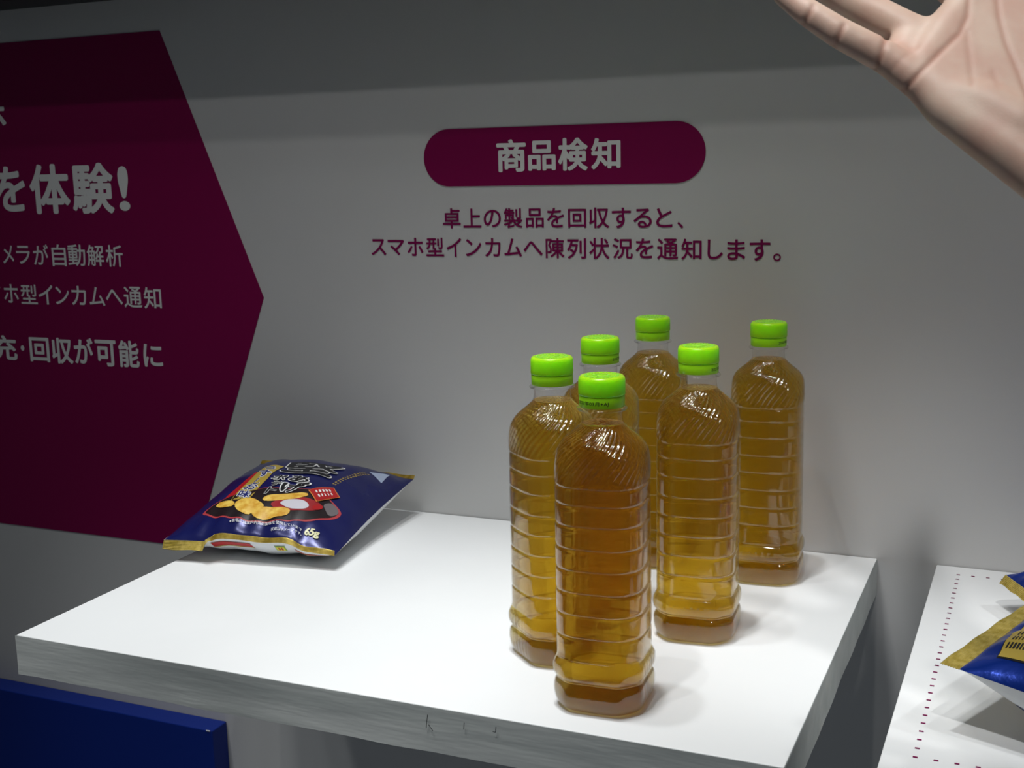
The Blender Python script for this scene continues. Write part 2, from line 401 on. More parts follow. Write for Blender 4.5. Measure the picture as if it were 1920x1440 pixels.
bsdf(M['cap']).inputs['Subsurface Radius'].default_value = (0.55, 1.0, 0.05)
M['band'] = mat('lime_plastic_band', (0.36, 1.0, 0.012), 0.3, 0.0, Subsurface_Weight=0.35, Subsurface_Scale=0.020)
bsdf(M['band']).inputs['Subsurface Radius'].default_value = (0.55, 1.0, 0.05)
M['emboss'] = mat('raised_plastic', (0.42, 0.86, 0.14), 0.25)
M['ink'] = mat('black_ink', (0.01, 0.012, 0.01), 0.6)
shell_V, shell_F = shell_mesh()
tea_V, tea_F = tea_mesh()
shell_me = bpy.data.meshes.new('bottle_shell'); shell_me.from_pydata(shell_V, [], shell_F); shell_me.update()
tea_me = bpy.data.meshes.new('tea'); tea_me.from_pydata(tea_V, [], tea_F); tea_me.update()

def revolve(prof_, n=240, knurl=0.0, nk=120, cap_end=True):
    rows = []
    for r, zz, kk in prof_:
        rows.append([((r + kk * knurl * math.cos(nk * 2 * PI * j / n)) * math.cos(2 * PI * j / n) / 1000, (r + kk * knurl * math.cos(nk * 2 * PI * j / n)) * math.sin(2 * PI * j / n) / 1000, zz / 1000) for j in range(n)])
    V, F = lathe_rows(rows)
    if not cap_end: return V, F
    V.append((0, 0, prof_[-1][1] / 1000)); t = (len(rows) - 1) * n
    F += [(len(V) - 1, t + j, t + (j + 1) % n) for j in range(n)]
    return V, F
def make_bottle():
    root = empty('tea_bottle', (0, 0, 0))
    link_mesh('bottle_shell', shell_me, M['pet'], root, True)
    t = link_mesh('tea', tea_me, M['tea'], root, True)
    cap = raw('cap', *revolve([(0.3, 208.1, 0), (14.0, 208.1, 0), (15.0, 208.1, 0.2), (15.05, 209.2, 1), (14.95, 217.8, 1), (14.6, 219.2, 0.3), (13.8, 220.1, 0), (12.6, 220.4, 0), (12.2, 220.3, 0), (1, 220.3, 0)], knurl=0.07), M['cap'], root)
    raw('tamper_band', *revolve([(13.6, 200.6, 0), (14.5, 200.5, 0), (14.75, 201.0, 0), (14.8, 207.5, 0), (14.6, 207.9, 0), (13.3, 207.9, 0), (13.2, 200.7, 0), (13.6, 200.6, 0)], cap_end=False), M['band'], cap)
    # moulded marks on top of the cap: an outer ring of short strokes and a few bars
    bm = bmesh.new()
    for i in range(26):
        a = 2 * PI * i / 26
        mtx = Matrix.Rotation(a, 4, 'Z') @ Matrix.Translation((0.0104, 0, 0.22042))
        g = bmesh.ops.create_cube(bm, size=1.0, matrix=mtx @ Matrix.Diagonal((0.0016, 0.0007 + 0.0006 * (i % 3 == 0), 0.00028, 1)))
    for x, y, sx, sy in ((-0.003, 0.003, 0.004, 0.0008), (0.003, 0.003, 0.0008, 0.005), (0, -0.003, 0.007, 0.0008), (-0.004, -0.001, 0.0008, 0.005), (0.0045, -0.002, 0.0008, 0.004), (0, 0.0055, 0.006, 0.0008)):
        bmesh.ops.create_cube(bm, size=1.0, matrix=Matrix.Translation((x, y, 0.22042)) @ Matrix.Diagonal((sx, sy, 0.00028, 1)))
    obj('embossed_marks', bm, M['emboss'], cap)
    vs, fs = text_mesh('2027年03月+AJ', 0.004, 3)
    R = 0.01489; L = math.radians(91)
    raw('date_print', [(R * math.cos(a * L), R * math.sin(a * L), 0.20235 + b * 0.0031) for a, b in vs], fs, M['ink'], cap, False)
    return root
def copy_tree(o, parent=None):
    c = o.copy(); COL.objects.link(c)
    if parent: c.parent = parent
    for ch in list(o.children): copy_tree(ch, c)
    return c
BOT = [  # x, y, body turn, cap turn seen from the camera, label
    (0.3348, -0.3617, 3, -75, 'frontmost amber tea bottle, black date print facing out on green cap'),
    (0.3607, -0.2226, 4, 39, 'amber tea bottle right of the frontmost one, nearer than the rear-right bottle'),
    (0.3818, -0.0785, 4, 33, 'amber tea bottle standing alone at the rear right near the wall'),
    (0.2748, -0.2975, 49, 150, 'leftmost amber tea bottle, turned with a corner facing the camera'),
    (0.2757, -0.1985, 12, 40, 'amber tea bottle almost hidden behind the frontmost one'),
    (0.2784, -0.0690, 6, 150, 'half-hidden amber tea bottle by the wall, left of the lone rear-right bottle'),
]
proto = make_bottle()
for i, (x, y, rz, ca, lab) in enumerate(BOT):
    b = proto if i == 0 else copy_tree(proto)
    b.location = (x, y, 0.0003); b.rotation_euler = (0, 0, math.radians(rz))
    az = math.degrees(math.atan2(CAM.y - y, CAM.x - x))
    for ch in b.children:
        if ch.name.startswith('cap'): ch.rotation_euler = (0, 0, math.radians(az + ca - rz))
    tag(b, lab, 'bottle', 'green-capped tea bottles on the shelf')

# ------------------------------------------------------------------ snack bags
#@BAGFN
def _interp(tab, u):
    if u <= tab[0][0]: i = 0
    elif u >= tab[-1][0]: i = len(tab) - 2
    else:
        i = 0
        while u > tab[i + 1][0]: i += 1
    (a, A), (b, B) = tab[i], tab[i + 1]
    t = (u - a) / (b - a)
    return tuple(A[k] + t * (B[k] - A[k]) for k in range(3))
def _line(tab, u):
    q = [_interp(tab, max(-1, min(1, u + d))) for d in (-0.08, -0.04, 0, 0.04, 0.08)]
    return tuple(sum(w_ * p[k] for w_, p in zip((0.1, 0.2, 0.4, 0.2, 0.1), q)) for k in range(3))
class BagForm:
    def __init__(self, F, K, tu, td, pinch=0.06, seed=0.0, rough=1.0, zmin=0.0012):
        self.F, self.K, self.tu, self.td, self.pinch, self.seed, self.rough, self.zmin = F, K, tu, td, pinch, seed, rough, zmin
    def mid(self, u, v):
        us = u * (1 - self.pinch * math.sin(math.pi * min(1, max(0, v))))
        f, k = _line(self.F, us), _line(self.K, us)
        return [f[i] + v * (k[i] - f[i]) for i in range(3)]
    def pil(self, u, v):
        v = min(1, max(0, v)); u = min(1, abs(u))
        return max(0.0, 1 - u ** 2.6) ** 0.75 * max(0.0, math.sin(math.pi * v)) ** 0.62
    def wr(self, u, v):
        s = self.seed; e0 = math.exp(-v / 0.10); e1 = math.exp(-(1 - v) / 0.10)
        w_ = 0.0034 * (0.6 - abs(math.sin(6.5 * u + 1.0 + s))) * e0 + 0.0014 * math.sin(29 * u + 6 * v + s) * e0
        w_ += 0.0022 * math.sin(11 * u + 1.0 - s) * e1 + 0.0012 * math.sin(25 * u - 5 * v) * e1
        w_ += 0.0012 * math.sin(5 * u + 9 * v + s) * math.sin(4 * v + 7 * u) + 0.0009 * abs(u) ** 3 * math.sin(34 * v + 4 * u + s)
        return w_ * self.rough * min(1.0, 14 * min(v, 1 - v)) * (1 - abs(u) ** 6)
    def top(self, u, v):
        p = self.mid(u, v); p[2] += self.tu * self.pil(u, v) + self.wr(u, v); return tuple(p)
    def bot(self, u, v):
        p = self.mid(u, v); z_ = p[2] - self.td * self.pil(u, v) + 0.5 * self.wr(u, 1 - v)
        d = z_ - self.zmin
        p[2] = self.zmin + 0.5 * (d + math.sqrt(d * d + 4e-6)) if self.zmin is not None else z_
        return tuple(p)
BAG1 = dict(F=[(-1.0, (-0.147, -0.222, 0.0193)), (-0.744, (-0.1251, -0.2187, 0.0200)), (-0.471, (-0.1018, -0.2151, 0.0205)), (-0.317, (-0.0886, -0.2131, 0.0242)), (-0.082, (-0.0685, -0.2101, 0.0240)), (0.162, (-0.0477, -0.2069, 0.0222)), (0.406, (-0.0268, -0.2037, 0.0238)), (0.525, (-0.0166, -0.2022, 0.0222)), (0.62, (-0.0092, -0.2010, 0.0170)), (0.82, (0.0086, -0.1983, 0.0156)), (1.0, (0.0240, -0.1960, 0.0145))],
            K=[(-1.0, (-0.1800, -0.0190, 0.0415)), (0.0, (-0.0850, -0.0180, 0.0400)), (1.0, (0.0100, -0.0190, 0.0395))], tu=0.034, td=0.037, pinch=0.05, seed=0.0)
BAG2 = dict(F=[(-1.0, (0.623, -0.182, 0.052)), (0.0, (0.589, -0.260, 0.050)), (1.0, (0.555, -0.338, 0.044))],
            K=[(-1.0, (0.787, -0.253, 0.030)), (1.0, (0.719, -0.405, 0.028))], tu=0.030, td=0.055, pinch=0.05, seed=1.7)
BAG3 = dict(F=[(-1.0, (0.6245, -0.181, 0.024)), (1.0, (0.5735, -0.0935, 0.028))][::1], K=[(-1.0, (0.815, -0.100, 0.030)), (1.0, (0.760, -0.008, 0.030))], tu=0.030, td=0.030, pinch=0.05, seed=3.1)
#@ENDBAGFN

M['film'] = bump(mat('navy_film', (0.010, 0.013, 0.105), 0.24, 0.25), 90, 0.25, 0.0008)
M['film_bright'] = bump(mat('blue_foil', (0.006, 0.035, 0.30), 0.2, 0.55), 70, 0.4, 0.0012)
M['bagback'] = bump(mat('white_film', (0.72, 0.74, 0.76), 0.35), 80, 0.2, 0.0008)
M['gold'] = bump(vary(mat('gold_crimp', (0.62, 0.47, 0.10), 0.3, 0.55), 220, (0.50, 0.37, 0.06), (0.74, 0.58, 0.16)), 300, 0.3, 0.0004)
P = {}
def pm(name, col, rough=0.35): P[name] = mat('print_' + name, col, rough); return P[name]
pm('white', (0.80, 0.80, 0.80)); pm('black', (0.008, 0.008, 0.010)); pm('gold', (0.42, 0.30, 0.05)); pm('red', (0.42, 0.012, 0.015)); pm('rim', (0.45, 0.05, 0.06))
pm('dish', (0.014, 0.008, 0.010)); pm('sheen', (0.16, 0.14, 0.15)); pm('bowl', (0.33, 0.02, 0.025)); pm('salt', (0.62, 0.60, 0.66)); pm('navytext', (0.01, 0.02, 0.16))
pm('orange', (0.65, 0.22, 0.05)); pm('pale', (0.38, 0.45, 0.62)); pm('yellow', (0.75, 0.68, 0.05)); pm('cream', (0.70, 0.68, 0.40)); pm('green', (0.25, 0.42, 0.05))
P['chip'] = vary(mat('print_chip', (0.8, 0.5, 0.06), 0.4), 130, (0.62, 0.30, 0.02), (0.86, 0.60, 0.12))

def decal(name, form, polys, m, parent, lift, side='top', grid=0.03):
    """polygons given in bag coordinates (u, v), cut fine and laid on the curved film"""
    bm = bmesh.new()
    for poly in polys:
        try: bm.faces.new([bm.verts.new((u, v, 0)) for u, v in poly])
        except ValueError: pass
    bmesh.ops.triangulate(bm, faces=bm.faces)
    us = [v.co.x for v in bm.verts]; vs = [v.co.y for v in bm.verts]
    for k, lo, hi in ((0, min(us), max(us)), (1, min(vs), max(vs))):
        c = math.ceil(lo / grid) * grid
        while c < hi:
            pc = [0, 0, 0]; pc[k] = c; no = [0, 0, 0]; no[k] = 1
            bmesh.ops.bisect_plane(bm, geom=bm.verts[:] + bm.edges[:] + bm.faces[:], plane_co=pc, plane_no=no, dist=1e-7)
            c += grid
    fn = form.top if side == 'top' else form.bot
    h = 0.006
    for v in bm.verts:
        u_, v_ = v.co.x, v.co.y
        p = Vector(fn(u_, v_)); n = (Vector(fn(u_ + h, v_)) - Vector(fn(u_ - h, v_))).cross(Vector(fn(u_, v_ + h)) - Vector(fn(u_, v_ - h)))
        n.normalize()
        if side != 'top': n = -n
        v.co = p + n * lift
    bmesh.ops.recalc_face_normals(bm, faces=bm.faces)
    return obj(name, bm, m, parent, True)
def quad_map(q, a, b):
    """q = TL, TR, BR, BL in (u, v); a rightwards, b upwards"""
    return tuple((1 - b) * ((1 - a) * q[3][k] + a * q[2][k]) + b * ((1 - a) * q[0][k] + a * q[1][k]) for k in range(2))
def text_polys(body, q, bold=0.0, k=10):
    vs, fs = text_mesh(body, 0.0, 3); out = []
    for i in range(k if bold else 1):
        ox, oy = (bold * math.cos(2 * PI * i / k), bold * math.sin(2 * PI * i / k)) if bold else (0, 0)
        for f in fs: out.append([quad_map(q, vs[j][0] + ox, vs[j][1] + oy) for j in f])
    return out
def ell(c, ax, bx, n=28):
    return [(c[0] + ax[0] * math.cos(2 * PI * i / n) + bx[0] * math.sin(2 * PI * i / n), c[1] + ax[1] * math.cos(2 * PI * i / n) + bx[1] * math.sin(2 * PI * i / n)) for i in range(n)]

def make_bag(form, label, film, base, flop, seal_w=0.009, nu=64, nv=84):
    root = empty('snack_bag', base)
    tag(root, label, 'snack bag', 'blue snack bags')
    for pname, fn, m, flip in (('front_panel', form.top, film, False), ('back_panel', form.bot, M['bagback'], True)):
        V = [fn(-1 + 2 * i / nu, j / nv) for j in range(nv + 1) for i in range(nu + 1)]
        F = []
        for j in range(nv):
            for i in range(nu):
                a = j * (nu + 1) + i; q = (a, a + 1, a + nu + 2, a + nu + 1)
                F.append(q[::-1] if flip else q)
        rel(raw(pname, V, F, m, root), root)
    rows = 14
    for end in (0, 1):
        V, F = [], []
        for i in range(nu + 1):
            u = -1 + 2 * i / nu
            e, o_ = (Vector(_line(form.F, u)), Vector(_line(form.K, u))) if end == 0 else (Vector(_line(form.K, u)), Vector(_line(form.F, u)))
            d = (e - o_); d.z = 0; d.normalize()
            ang = flop(end, u)
            dr = d * math.cos(ang) + Vector((0, 0, math.sin(ang)))
            nn = Vector((0, 0, 1)) * math.cos(ang) - d * math.sin(ang)
            for j in range(rows + 1):
                t = j / rows
                sw = seal_w if ang < 0.5 else seal_w * 0.55
                V.append(e + dr * (sw * t) + nn * (0.00022 * (1 if j % 2 else -1) + (-0.0010 if ang > 1.0 else 0)) + Vector((0, 0, 0.0004 * math.sin(17 * u + 3 * end) * t)))
        for i in range(nu):
            for j in range(rows):
                a = i * (rows + 1) + j; F.append((a, a + 1, a + rows + 2, a + rows + 1))
        o = raw('end_seal', V, F, M['gold'], root, False); rel(o, root)
        md = o.modifiers.new('thick', 'SOLIDIFY'); md.thickness = 0.0002
    return root

#@BAG1
form1 = BagForm(**BAG1)
def flop1(end, u):
    if end: return math.radians(38)
    t = sstep(-0.52, -0.36, u)
    return math.radians(-62) * (1 - t) + math.radians(100) * t
bag1 = make_bag(form1, 'navy snack bag with black and white Japanese title lying on the shelf by the wall', M['film'], (-0.07, -0.12, 0.0), flop1)
# printed areas of the bag, in bag coordinates (u across, v from the near end to the far end)
A = {
 't_kata': [(-0.16, 0.616), (0.49, 0.657), (0.471, 0.477), (-0.093, 0.46)],
 't_a': [(0.098, 0.434), (0.324, 0.412), (0.333, 0.357), (0.085, 0.374)],
 't_ge': [(0.058, 0.35), (0.384, 0.355), (0.281, 0.274), (0.102, 0.266)],
 't_po': [(-0.099, 0.407), (0.032, 0.422), (0.037, 0.361), (-0.11, 0.355)],
 't_te': [(-0.056, 0.341), (0.044, 0.348), (0.046, 0.309), (-0.052, 0.301)],
 't_to': [(-0.043, 0.286), (0.054, 0.284), (0.051, 0.253), (-0.044, 0.233)],
 'u1': [(-0.407, 0.557), (-0.234, 0.523), (-0.222, 0.476), (-0.383, 0.508)],
 'u2': [(-0.412, 0.502), (-0.212, 0.456), (-0.193, 0.379), (-0.332, 0.409)],
 'u3': [(-0.3, 0.382), (-0.204, 0.359), (-0.235, 0.314), (-0.308, 0.325)],
 'u4': [(-0.36, 0.333), (-0.208, 0.31), (-0.222, 0.268), (-0.39, 0.288)],
 'u5': [(-0.391, 0.276), (-0.231, 0.255), (-0.215, 0.207), (-0.379, 0.219)],
 'goldband': [(-0.419, 0.567), (-0.273, 0.563), (-0.16, 0.545), (-0.184, 0.444), (-0.168, 0.365), (-0.177, 0.308), (-0.184, 0.222), (-0.201, 0.196), (-0.431, 0.201), (-0.426, 0.283), (-0.419, 0.38), (-0.44, 0.497)],
 'redband': [(-0.496, 0.513), (-0.438, 0.491), (-0.419, 0.38), (-0.426, 0.283), (-0.432, 0.198), (-0.537, 0.218), (-0.557, 0.232), (-0.514, 0.312), (-0.511, 0.418)],
 'dish': [(-0.74, 0.14), (-0.70, 0.20), (-0.559, 0.239), (-0.259, 0.262), (0.05, 0.306), (0.398, 0.313), (0.601, 0.337), (0.806, 0.298), (0.83, 0.261), (0.763, 0.198), (0.525, 0.097), (0.217, 0.07), (-0.114, 0.064), (-0.436, 0.088)],
 'sheen': [(0.62, 0.265), (0.678, 0.311), (0.773, 0.295), (0.801, 0.262), (0.732, 0.215), (0.666, 0.243)],
 'bowl': [(0.075, 0.173), (0.15, 0.215), (0.325, 0.239), (0.515, 0.248), (0.626, 0.258), (0.638, 0.228), (0.53, 0.163), (0.327, 0.144), (0.167, 0.151)],
 'salt': [(0.181, 0.186), (0.224, 0.21), (0.314, 0.224), (0.421, 0.222), (0.499, 0.212), (0.525, 0.194), (0.478, 0.164), (0.348, 0.157), (0.253, 0.167)],
 'ball': [(0.54, 0.205), (0.573, 0.242), (0.626, 0.258), (0.651, 0.242), (0.616, 0.206), (0.561, 0.193)],
 'c1': [(-0.588, 0.184), (-0.56, 0.211), (-0.411, 0.195), (-0.32, 0.165), (-0.359, 0.139), (-0.558, 0.168)],
 'c2': [(-0.344, 0.17), (-0.275, 0.201), (-0.153, 0.203), (0.014, 0.165), (0.046, 0.144), (-0.038, 0.134), (-0.071, 0.102), (-0.148, 0.094), (-0.274, 0.127)],
 'c3': [(-0.096, 0.132), (0.049, 0.149), (0.311, 0.16), (0.367, 0.139), (0.331, 0.106), (0.197, 0.089), (0.061, 0.075), (-0.053, 0.101)],
 'c4': [(-0.043, 0.2), (0.013, 0.229), (0.188, 0.26), (0.412, 0.282), (0.46, 0.26), (0.345, 0.228), (0.16, 0.206), (0.014, 0.18)],
 'dia': [(0.426, 0.3), (0.597, 0.411), (0.702, 0.375), (0.555, 0.252)],
 'goldtxt': [(0.631, 0.759), (0.704, 0.782), (0.593, 0.45), (0.548, 0.445)],
 'flap': [(0.625, 0.815), (0.792, 0.903), (0.845, 0.748)],
 'tx1': [(-0.27, 0.065), (0.555, 0.074), (0.566, 0.061), (-0.251, 0.049)],
 'tx2': [(0.246, 0.041), (0.57, 0.057), (0.575, 0.043), (0.242, 0.028)],
 'g65': [(0.597, 0.092), (0.735, 0.1), (0.748, 0.056), (0.596, 0.047)],
}
def scaled(poly, k):
    cx = sum(p[0] for p in poly) / len(poly); cy_ = sum(p[1] for p in poly) / len(poly)
    return [(cx + (a - cx) * k, cy_ + (b - cy_) * k) for a, b in poly]
fp = next(c for c in bag1.children if c.name.startswith('front_panel'))
bk = next(c for c in bag1.children if c.name.startswith('back_panel'))
def pr(name, polys, m, lift, side='top', panel=None, form=form1):
    return decal(name, form, polys, m, panel or fp, lift, side)
def marks(q, n, rows, fill=0.62):
    """rows of tiny dashes standing for print too small to read"""
    out = []
    for r in range(rows):
        for i in range(n):
            a0, a1 = (i + 0.12) / n, (i + 0.12 + fill * (0.75 + 0.25 * math.sin(7 * i + 3 * r))) / n
            b1, b0 = 1 - (r + 0.15) / rows, 1 - (r + 0.75) / rows
            out.append([quad_map(q, a0, b0), quad_map(q, a1, b0), quad_map(q, a1, b1), quad_map(q, a0, b1)])
    return out
def soft(poly, n=2):
    for _ in range(n):
        poly = [q for i in range(len(poly)) for a, b in ((poly[i], poly[(i + 1) % len(poly)]),) for q in ((0.75 * a[0] + 0.25 * b[0], 0.75 * a[1] + 0.25 * b[1]), (0.25 * a[0] + 0.75 * b[0], 0.25 * a[1] + 0.75 * b[1]))]
    return poly
for k in ('dish', 'bowl', 'salt', 'ball', 'sheen', 'c1', 'c2', 'c3', 'c4'): A[k] = soft(A[k], 2 if k[0] != 'c' else 1)
L = 0.00022
pr('dish_rim_print', [A['dish']], P['rim'], L)
pr('dish_print', [scaled(A['dish'], 0.955)], P['dish'], 2 * L)
pr('dish_sheen_print', [A['sheen']], P['sheen'], 3 * L)
pr('bowl_print', [A['bowl']], P['bowl'], 3 * L)
pr('bowl_print', [scaled(A['ball'], 0.9)], P['red'], 4 * L)
pr('salt_print', [A['salt']], P['salt'], 4 * L)
for k in ('c4', 'c1', 'c2', 'c3'): pr('chip_print', [A[k]], P['chip'], (3.5 if k == 'c4' else 5) * L)
pr('red_band_print', [A['redband']], P['red'], L)
pr('gold_band_print', [A['goldband']], P['gold'], 2 * L)
for ch, k in zip('うすしお味', ('u1', 'u2', 'u3', 'u4', 'u5')):
    pr('flavour_outline', text_polys(ch, A[k], 0.09), P['white'], 3 * L)
    pr('flavour_lettering', text_polys(ch, A[k], 0.02, 5), P['navytext'], 4 * L)
for ch, k in (('堅', 't_kata'), ('あ', 't_a'), ('げ', 't_ge'), ('ポ', 't_po'), ('テ', 't_te'), ('ト', 't_to')):
    pr('title_outline', text_polys(ch, A[k], 0.10 if k != 't_kata' else 0.055), P['white'], 6 * L)
    pr('title_lettering', text_polys(ch, A[k], 0.035 if k != 't_kata' else 0.03, 8), P['black'], 7 * L)
pr('diamond_border', [scaled(A['dia'], 1.08)], P['orange'], 6 * L)
pr('diamond_print', [A['dia']], P['red'], 7 * L)
pr('diamond_marks', marks(scaled(A['dia'], 0.7), 5, 2), P['white'], 8 * L)['kind'] = 'stuff'
pr('gold_marks', marks([A['goldtxt'][3], A['goldtxt'][0], A['goldtxt'][1], A['goldtxt'][2]], 14, 2), P['gold'], L)['kind'] = 'stuff'
pr('pale_fold_print', [A['flap']], P['pale'], L)
pr('small_lettering', text_polys('※食塩には瀬戸内海の藻塩を使用しています', A['tx1']), P['white'], 6 * L)
pr('small_lettering', text_polys('写真はイメージです。', A['tx2']), P['white'], 6 * L)
pr('weight_lettering', text_polys('65g', A['g65'], 0.04, 6), P['cream'], 6 * L)
def rc(u0, u1, v0, v1): return [(u0, v0), (u1, v0), (u1, v1), (u0, v1)]
pr('back_red_band', [[(-0.44, 0.006), (0.02, 0.006), (0.05, 0.026), (-0.20, 0.022), (-0.44, 0.036)]], P['red'], L, 'bot', bk)
pr('back_gold_line', [[(-0.44, 0.038), (-0.20, 0.024), (0.05, 0.028), (0.05, 0.034), (-0.20, 0.031), (-0.44, 0.046)]], P['gold'], L, 'bot', bk)
pr('back_red_band', [[(0.52, 0.012), (0.92, 0.016), (0.93, 0.030), (0.72, 0.024), (0.53, 0.028)]], P['red'], L, 'bot', bk)
pr('back_gold_line', [[(0.52, 0.030), (0.72, 0.026), (0.93, 0.032), (0.93, 0.040), (0.72, 0.034), (0.52, 0.038)]], P['gold'], L, 'bot', bk)
pr('logo_border', [rc(0.295, 0.415, 0.008, 0.042)], P['green'], L, 'bot', bk)
pr('logo_field', [rc(0.308, 0.402, 0.012, 0.038)], P['yellow'], 2 * L, 'bot', bk)
pr('logo_mark', [rc(0.330, 0.345, 0.016, 0.034), rc(0.330, 0.385, 0.022, 0.026), rc(0.365, 0.380, 0.015, 0.034)], P['red'], 3 * L, 'bot', bk)

form2 = BagForm(**BAG2)
bag2 = make_bag(form2, 'shiny blue snack bag with a gold end seal cut by the right edge, nearer one', M['film_bright'], (0.66, -0.29, 0.0), lambda end, u: math.radians(4 if end == 0 else -10), seal_w=0.0125)
fp2 = next(c for c in bag2.children if c.name.startswith('front_panel')); bk2 = next(c for c in bag2.children if c.name.startswith('back_panel'))
LAB = [(0.80, 0.085), (0.45, 0.060), (0.10, 0.060), (0.10, 0.260), (0.62, 0.235), (0.82, 0.185)]
decal('label_border', form2, [scaled(LAB, 1.0)], P['black'], fp2, 0.0003)
decal('label_print', form2, [scaled(LAB, 0.95)], P['gold'], fp2, 0.0006)
decal('label_marks', form2, marks([(0.70, 0.09), (0.70, 0.17), (0.42, 0.17), (0.42, 0.09)], 7, 3, 0.62), P['black'], fp2, 0.0009)['kind'] = 'stuff'
decal('back_label', form2, [[(0.72, 0.150), (0.86, 0.170), (0.84, 0.42), (0.66, 0.42)]], P['navytext'], bk2, 0.0003, 'bot')
decal('back_marks', form2, [ell((0.775, 0.225), (0.035, 0), (0, 0.02)), ell((0.765, 0.285), (0.035, 0), (0, 0.02))], P['cream'], bk2, 0.0006, 'bot')['kind'] = 'stuff'
form3 = BagForm(**BAG3)
bag3 = make_bag(form3, 'shiny blue snack bag by the wall, only a corner showing at the right edge', M['film_bright'], (0.70, -0.09, 0.0), lambda end, u: math.radians(-55 if end == 0 else -10), seal_w=0.008)

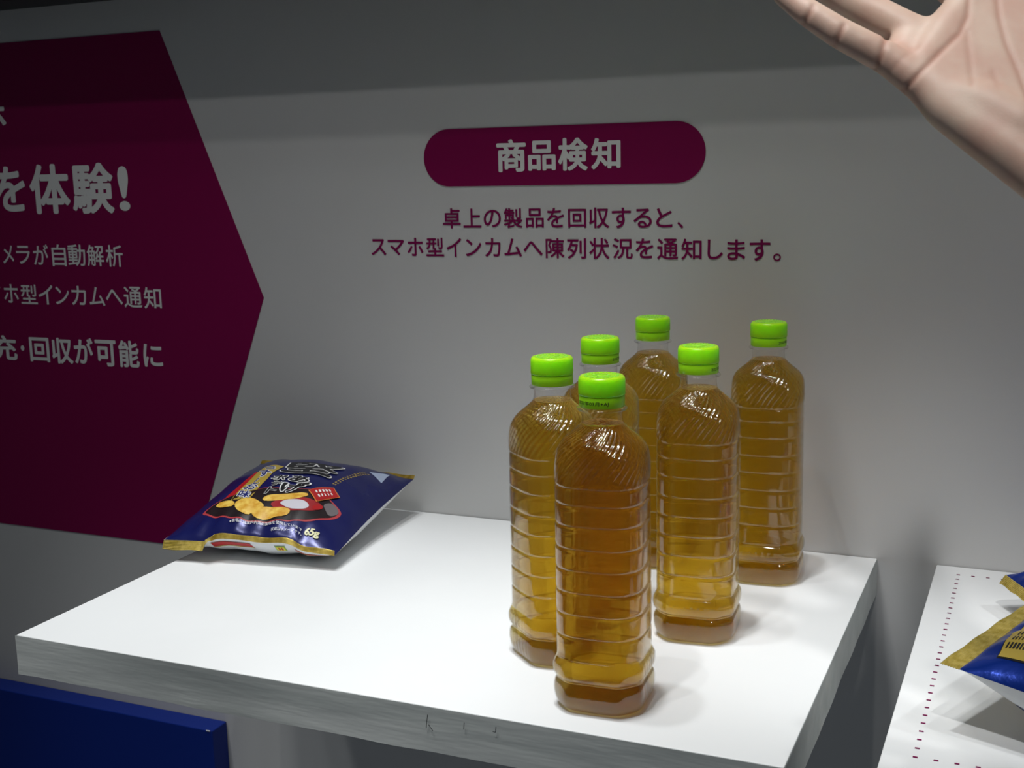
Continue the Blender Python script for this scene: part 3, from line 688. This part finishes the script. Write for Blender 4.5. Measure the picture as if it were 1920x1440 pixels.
# ------------------------------------------------------------------ the reaching hand
def hand():
    F_ = 2310.4; D0 = 0.60
    def H(px, py, z=0.0):
        z = z - 0.55 * (-(py - 100) / 3.85)          # the palm leans back: its upper side lies further away
        d = D0 - z / 1000
        return Vector(((px - 960) / F_ * d, -(py - 720) / F_ * d, -d))
    org = H(1900, 250)
    bm = bmesh.new()
    def blob(parts):
        b2 = bmesh.new()
        for c, r in parts:
            bmesh.ops.create_icosphere(b2, subdivisions=3, radius=r / 1000, matrix=Matrix.Translation(c - org))
        res = bmesh.ops.convex_hull(b2, input=b2.verts)
        bmesh.ops.delete(b2, geom=[e for e in set(res['geom_interior']) | set(res['geom_unused']) if isinstance(e, bmesh.types.BMVert)], context='VERTS')
        me = bpy.data.meshes.new('tmp'); b2.to_mesh(me); b2.free(); bm.from_mesh(me); bpy.data.meshes.remove(me)
    def chain(pts):
        for a, b in zip(pts, pts[1:]): blob([(H(*a[:3]), a[3]), (H(*b[:3]), b[3])])
    chain([(1735, 165, -4, 8.6), (1665, 110, -1, 8.3), (1574, 62, 4, 7.7), (1517, 25, 5, 7.1), (1466, -12, 2, 5.8)])
    chain([(1785, 95, -7, 9.4), (1694, 54, -10, 9.4), (1598, 4, -13, 9.0), (1534, -36, -14, 8.4), (1482, -72, -15, 7.0)])
    blob([(H(1690, 112, -6), 7.5), (H(1712, 66, -8), 8), (H(1735, 120, -6), 8), (H(1676, 82, -7), 4.0)])
    chain([(1840, 20, -6, 9.4), (1764, -42, -6, 9.4), (1686, -142, -4, 8.8), (1632, -212, -5, 8.1), (1588, -270, -8, 6.6)])
    chain([(1905, -40, -6, 9.2), (1850, -110, -5, 9.2), (1792, -230, -2, 8.4), (1750, -312, -3, 7.8), (1716, -380, -6, 6.4)])
    chain([(2010, 150, 0, 15.0), (1996, 0, 6, 12.0), (1990, -125, 8, 10.5), (1970, -225, 8, 8.0)])
    blob([(H(1716, 138, -4), 9.6), (H(1766, 62, -5), 10), (H(1822, 0, -6), 10.2), (H(1892, -55, -6), 10.2), (H(1776, 205, -5), 10.5), (H(1884, 277, -4), 12.5), (H(1990, 358, -6), 13), (H(2085, 225, -6), 13.5), (H(1985, 60, -4), 13)])
    blob([(H(1780, 180, -3), 10.5), (H(1850, 205, -1), 13), (H(1905, 240, -1), 14.5), (H(1965, 290, -5), 14.5)])         # little-finger side pad
    blob([(H(1965, 60, 2), 12), (H(1990, 150, 3), 15), (H(2040, 230, -2), 13)])          # thumb pad
    blob([(H(1728, 118, 0), 7.6), (H(1778, 48, -1), 8), (H(1835, -12, -2), 8)])          # pads below the fingers
    blob([(H(1990, 352, -7), 13.5), (H(2075, 240, -7), 14), (H(2260, 560, -12), 19), (H(2390, 420, -12), 20)])
    blob([(H(2260, 560, -12), 19), (H(2390, 420, -12), 20), (H(2720, 960, -20), 27), (H(2860, 830, -20), 27)])
    me = bpy.data.meshes.new('tmp'); bm.to_mesh(me); bm.free()
    o = bpy.data.objects.new('tmp', me); COL.objects.link(o)
    r = o.modifiers.new('r', 'REMESH'); r.mode = 'VOXEL'; r.voxel_size = 0.0012
    sm = o.modifiers.new('s', 'SMOOTH'); sm.factor = 0.5; sm.iterations = 44
    dg = bpy.context.evaluated_depsgraph_get(); dg.update()
    out = bpy.data.meshes.new_from_object(o.evaluated_get(dg))
    bpy.data.objects.remove(o)
    creases = [([(1680, 190), (1692, 172), (1715, 147), (1765, 96), (1800, 62), (1814, 30), (1817, -10)], 1.0), ([(1663, 66), (1652, 105), (1634, 146)], 1.1), ([(1582, 48), (1573, 68), (1562, 90)], 1.0), ([(1524, 12), (1516, 28), (1505, 46)], 0.9),
               ([(1812, 58), (1817, 100), (1823, 155)], 0.45), ([(1868, -20), (1873, 30), (1886, 80), (1908, 130), (1930, 190), (1960, 260)], 0.9), ([(1862, 135), (1872, 160)], 0.3), ([(1720, 85), (1690, 112), (1655, 150)], 0.25)]
    att = out.attributes.new('crease', 'FLOAT', 'POINT')
    nrm = [v.normal.copy() for v in out.vertices]
    vals = [0.0] * len(nrm); pos = []
    for i, v in enumerate(out.vertices):
        c = v.co + org; d = -c.z
        px, py = 960 + c.x / d * F_, 720 - c.y / d * F_
        w_ = 0.0
        if nrm[i].z > -0.15 and px < 2000 and py > -120:
            for pts, s_ in creases:
                for a, b in zip(pts, pts[1:]):
                    ax, ay = b[0] - a[0], b[1] - a[1]; t = max(0, min(1, ((px - a[0]) * ax + (py - a[1]) * ay) / (ax * ax + ay * ay)))
                    dd = math.hypot(px - a[0] - t * ax, py - a[1] - t * ay) / 3.85
                    if dd < 5: w_ = max(w_, s_ * math.exp(-(dd / 1.5)**2))
        vals[i] = w_; pos.extend(v.co - nrm[i] * (0.0008 * w_))
    att.data.foreach_set('value', vals); out.vertices.foreach_set('co', pos); out.update()
    m = mat('skin', (0.62, 0.44, 0.35), 0.5, 0.0, Subsurface_Weight=0.15, Subsurface_Scale=0.004)
    bsdf(m).inputs['Subsurface Radius'].default_value = (1.0, 0.4, 0.25)
    vary(m, 38, (0.61, 0.39, 0.31), (0.68, 0.51, 0.41), 3)
    nt = m.node_tree
    at = nt.nodes.new('ShaderNodeAttribute'); at.attribute_name = 'crease'
    mr = nt.nodes.new('ShaderNodeMix'); mr.data_type = 'RGBA'
    src = [l.from_socket for l in nt.links if l.to_socket == bsdf(m).inputs['Base Color']][0]
    mu = nt.nodes.new('ShaderNodeMath'); mu.operation = 'MULTIPLY'; mu.inputs[1].default_value = 0.45
    nt.links.new(at.outputs['Fac'], mu.inputs[0]); nt.links.new(mu.outputs[0], mr.inputs[0])
    nt.links.new(src, mr.inputs[6]); mr.inputs[7].default_value = (0.42, 0.16, 0.11, 1)
    nt.links.new(mr.outputs[2], bsdf(m).inputs['Base Color'])
    bump(m, 900, 0.15, 0.0003)
    root = empty('person', (0, 0, 0))
    root.matrix_world = Matrix.Translation(CAM) @ CAM_ROT.to_4x4() @ Matrix.Translation(org)
    tag(root, 'open palm of a reaching bare hand entering at the upper right', 'person')
    link_mesh('hand_and_forearm', out, m, root, True)
    # sleeve further down the arm
    a, b = H(2470, 700, -14) - org, H(2960, 1120, -24) - org
    ax = (b - a).normalized(); s1 = ax.orthogonal().normalized(); s2 = ax.cross(s1)
    V, F = [], []
    n, k = 40, 24
    for i in range(k + 1):
        c = a.lerp(b, i / k)
        for j in range(n):
            t = 2 * PI * j / n
            rr_ = 0.047 + 0.012 * i / k + 0.0015 * math.sin(5 * t + i * 0.9) + 0.001 * math.sin(i * 1.7 + 2 * t)
            if i == 0: rr_ -= 0.002
            V.append(c + s1 * (rr_ * math.cos(t)) + s2 * (rr_ * math.sin(t)))
    for i in range(k):
        for j in range(n): F.append((i * n + j, i * n + (j + 1) % n, (i + 1) * n + (j + 1) % n, (i + 1) * n + j))
    so = raw('sleeve', V, F, mat('dark_cloth', (0.03, 0.03, 0.035), 0.85), root)
    md = so.modifiers.new('thick', 'SOLIDIFY'); md.thickness = 0.002
    return root
hand()
